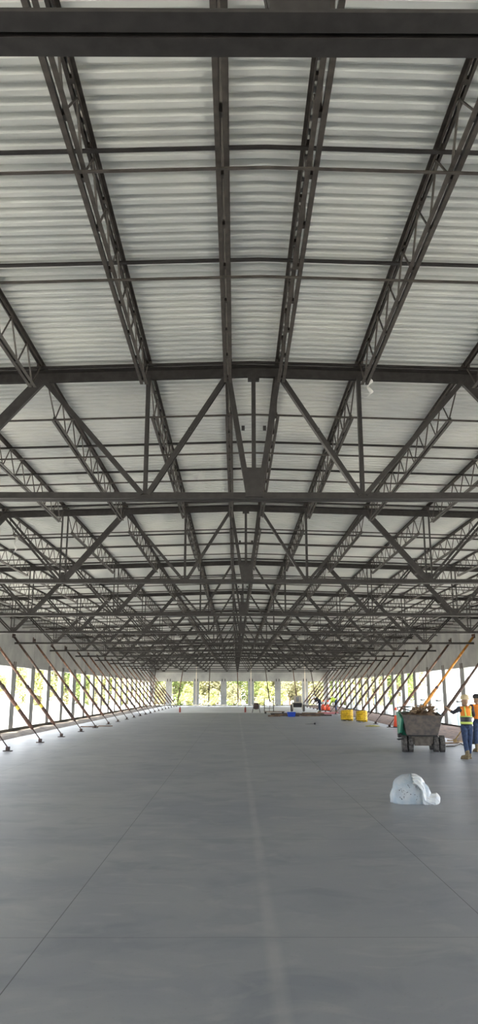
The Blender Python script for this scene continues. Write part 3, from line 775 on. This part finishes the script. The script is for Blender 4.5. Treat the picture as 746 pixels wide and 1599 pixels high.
def tub():
    x, y = ground(752, 1171); t = thing('wheelbarrow', (x, y+.2, 0), 'dark blue-grey wheelbarrow tub cut off by the right edge, behind the workers', 'wheelbarrow')
    m = MB(); vs = [(-.22,-.2,.18),(.22,-.2,.18),(.22,.2,.18),(-.22,.2,.18),(-.36,-.32,.52),(.36,-.32,.52),(.36,.32,.52),(-.36,.32,.52),(-.34,-.30,.52),(.34,-.30,.52),(.34,.30,.52),(-.34,.30,.52),(-.2,-.18,.2),(.2,-.18,.2),(.2,.18,.2),(-.2,.18,.2)]
    m.add(vs, [(0,3,2,1)]+[(i, (i+1)%4, 4+(i+1)%4, 4+i) for i in range(4)]+[(4+i, 4+(i+1)%4, 8+(i+1)%4, 8+i) for i in range(4)]+[(8+i, 8+(i+1)%4, 12+(i+1)%4, 12+i) for i in range(4)]+[(12,13,14,15)])
    m.build('tray', mat('dark tray', (.04,.05,.07), .5), t)
    m = MB()
    for s in (-1, 1): m.tube([(s*.08,-.5,.17),(s*.2,0,.16),(s*.27,.75,.5)], .016, 8); m.tube([(s*.22,.25,.2),(s*.24,.35,0.02)], .014, 8)
    m.build('handle_frame', M['joist'], t)
    MB().lathe([(.05,-.03),(.15,-.04),(.17,-.02),(.17,.02),(.15,.04),(.05,.03)], (0,-.5,.17), 20, 'x').build('wheel', M['rubber'], t)
tub()
def hose():
    pts2 = [(697,1168),(704,1167.5),(710,1167.5),(716,1165),(720,1163.5),(725,1166),(729,1168.5)]
    p = [ground(*q) for q in pts2]; pts = [(a, b_, .03) for a, b_ in p]
    tag(MB().tube(pts, .022, 8).build('hose', M['under'], None, True), 'brown hose snaking over the slab between the buggy and the worker', 'hose')
    for i, (u, v, L, a) in enumerate(((703,1162,.55,.15),(714,1158,.7,-.2),(726,1160,.6,.4))):
        x, y = ground(u, v); o = MB().box((0,0,0), (L,.12,.04)).build('loose_plank', M['wood_l'] if i else M['wood'], None, False, (x, y, .021)); o.rotation_euler.z = a
        tag(o, ['short brown plank beside the right buggy tyres','pale plank at the foot of the dull yellow brace','pale plank behind the pointing worker\'s boots'][i], 'plank', 'loose planks')
hose()
for i, (u, v, L, a) in enumerate(((140,1136,.9,.1),(165,1135,.7,-.05))):
    x, y = ground(u, v); o = MB().box((0,0,.02), (L,.18,.04)).build('floor_board', M['wood'], None, False, (x, y, .001)); o.rotation_euler.z = a
    tag(o, 'brown board lying among the left wall brace feet, %s one' % ('nearer' if i == 0 else 'farther'), 'board', 'boards by the left braces')

# rags caught on the steel
def rag(u, v, D, z, label, h=.22):
    x = 1.52 if u > 300 else XC-4.8; rnd = random.Random(int(u)); vs = []; n = 12
    for i in range(n+1):
        for j in range(4):
            vs.append((.035*(j/3-.5)*(1+.5*math.sin(i))+.02*math.sin(i*.9), .012*math.sin(j*2+i), -h*i/n))
    fs = [(i*4+j, i*4+j+1, (i+1)*4+j+1, (i+1)*4+j) for i in range(n) for j in range(3)]
    m = MB(); m.add(vs, fs); o = m.build('rag', M['white'], None, True, (x, D, z)); q = o.modifiers.new('s', 'SOLIDIFY'); q.thickness = .004
    tag(o, label, 'rag')
rag(571, 590, 7.975, ZB+tz(1.4)-.10, 'pale rag dangling from the second truss, right of the ridge')
rag(20, 835, 15.4, zdeck(XC-4.8)-.40, 'pale rag hanging from a joist at the far left', .35)

# ------------------------------------------------------------------ trees outside
def tree_mesh(seed, h, r, leafm, n=5200, ls=.17):
    rnd = random.Random(seed); cl = []
    for _ in range(26):
        a = rnd.uniform(0, 6.28); q = r*math.sqrt(rnd.random())*.85; z = h*rnd.uniform(.04,.97)
        k = 1-.75*max(0, z/h-.55)/.45; cl.append((q*math.cos(a)*k, q*math.sin(a)*k, z, r*rnd.uniform(.28,.5)))
    m = MB()
    for _ in range(n):
        c = rnd.choice(cl); d = V((rnd.gauss(0,1), rnd.gauss(0,1), rnd.gauss(0,1))).normalized()*c[3]*rnd.random()**.35
        p = V(c[:3])+d; a = V((rnd.gauss(0,1), rnd.gauss(0,1), rnd.gauss(0,.6))).normalized(); b_ = a.cross(V((rnd.gauss(0,1), rnd.gauss(0,1), rnd.gauss(0,1)))).normalized()
        s = ls*rnd.uniform(.6,1.5)
        if p.z < .1: p.z = .1
        m.add([p-a*s, p-b_*s*.45, p+a*s, p+b_*s*.45], [(0,1,2,3)])
    t = MB(); t.tube([(0,0,-.3),(.1,.05,h*.3),(-.05,.1,h*.6),(0,0,h*.85)], [.20,.15,.10,.04], 8)
    for _ in range(6):
        c = rnd.choice(cl); t.tube([(0,0,max(.3, c[2]*.6)), c[:3]], [.06,.02], 6)
    return m.mesh('foliage', leafm), t.mesh('trunk', M['trunk'])
TM = [tree_mesh(1, 7, 2.6, M['leaf_a']), tree_mesh(2, 6, 2.4, M['leaf_b']), tree_mesh(3, 5, 2.2, M['leaf_c']), tree_mesh(4, 8, 3, M['leaf_b'])]
def tree(k, x, y, s, rz, label, group):
    t = thing('tree', (x, y, -.15), label, 'tree', group, rz); t.scale = (s, s, s)
    for nm, me in zip(('foliage','trunk'), TM[k]):
        o = bpy.data.objects.new(nm, me); col.objects.link(o); o.parent = t
    return t
rnd = random.Random(9); KN = ['green','olive','low yellow-green','tall olive']
for i in range(15):
    k = [0,2,1,3,0,2,1][i % 7]
    tree(k, -21+i*3.1+rnd.uniform(-.6,.6), 106+rnd.uniform(-2,3), rnd.uniform(.85,1.15), rnd.uniform(0,6), '%s tree in the front row beyond the far wall, %s from left' % (KN[k], ORD[i+1]), 'trees beyond the far wall')
for i in range(12):
    k = [1,0,3,1][i % 4]
    tree(k, -26+i*4.6+rnd.uniform(-.6,.6), 114+rnd.uniform(-2,2), rnd.uniform(1.1,1.4), rnd.uniform(0,6), '%s tree in the back row beyond the far wall, %s from left' % (KN[k], ORD[i+1]), 'trees beyond the far wall')
LT = [(-26,62,2,1.0),(-24.5,67,1,1.0),(-29,74,0,1.0),(-26,103,2,1),(-31,93,1,1.1),(-25,112,0,1.1),(-33,120,2,1.2),(-27,84,2,.9)]
for i, (x, y, k, s) in enumerate(LT):
    tree(k, x, y, s, i*1.3, '%s tree outside the left wall openings, %s by distance' % (KN[k], ORD[i+1]), 'trees outside the left wall')
RT = [(24.5,63,2,1.05),(25.5,70,2,1.0),(23,57,2,.9),(36,100,0,1),(27,78,1,.8)]
for i, (x, y, k, s) in enumerate(RT):
    tree(k, x, y, s, i*1.7+1, '%s tree outside the right wall openings, %s by distance' % (KN[k], ORD[i+1]), 'trees outside the right wall')

for i in range(13):      # low undergrowth in front of the far trees
    t = tree(2 if i % 3 else 1, -18+i*3.0+rnd.uniform(-.5,.5), 101.2+rnd.uniform(-.8,.8), rnd.uniform(.38,.5), i*2.1, 'low yellow-green shrub just outside the far wall, %s from left' % ORD[i+1], 'shrubs beyond the far wall')
    t['category'] = 'shrub'; t.name = 'shrub'
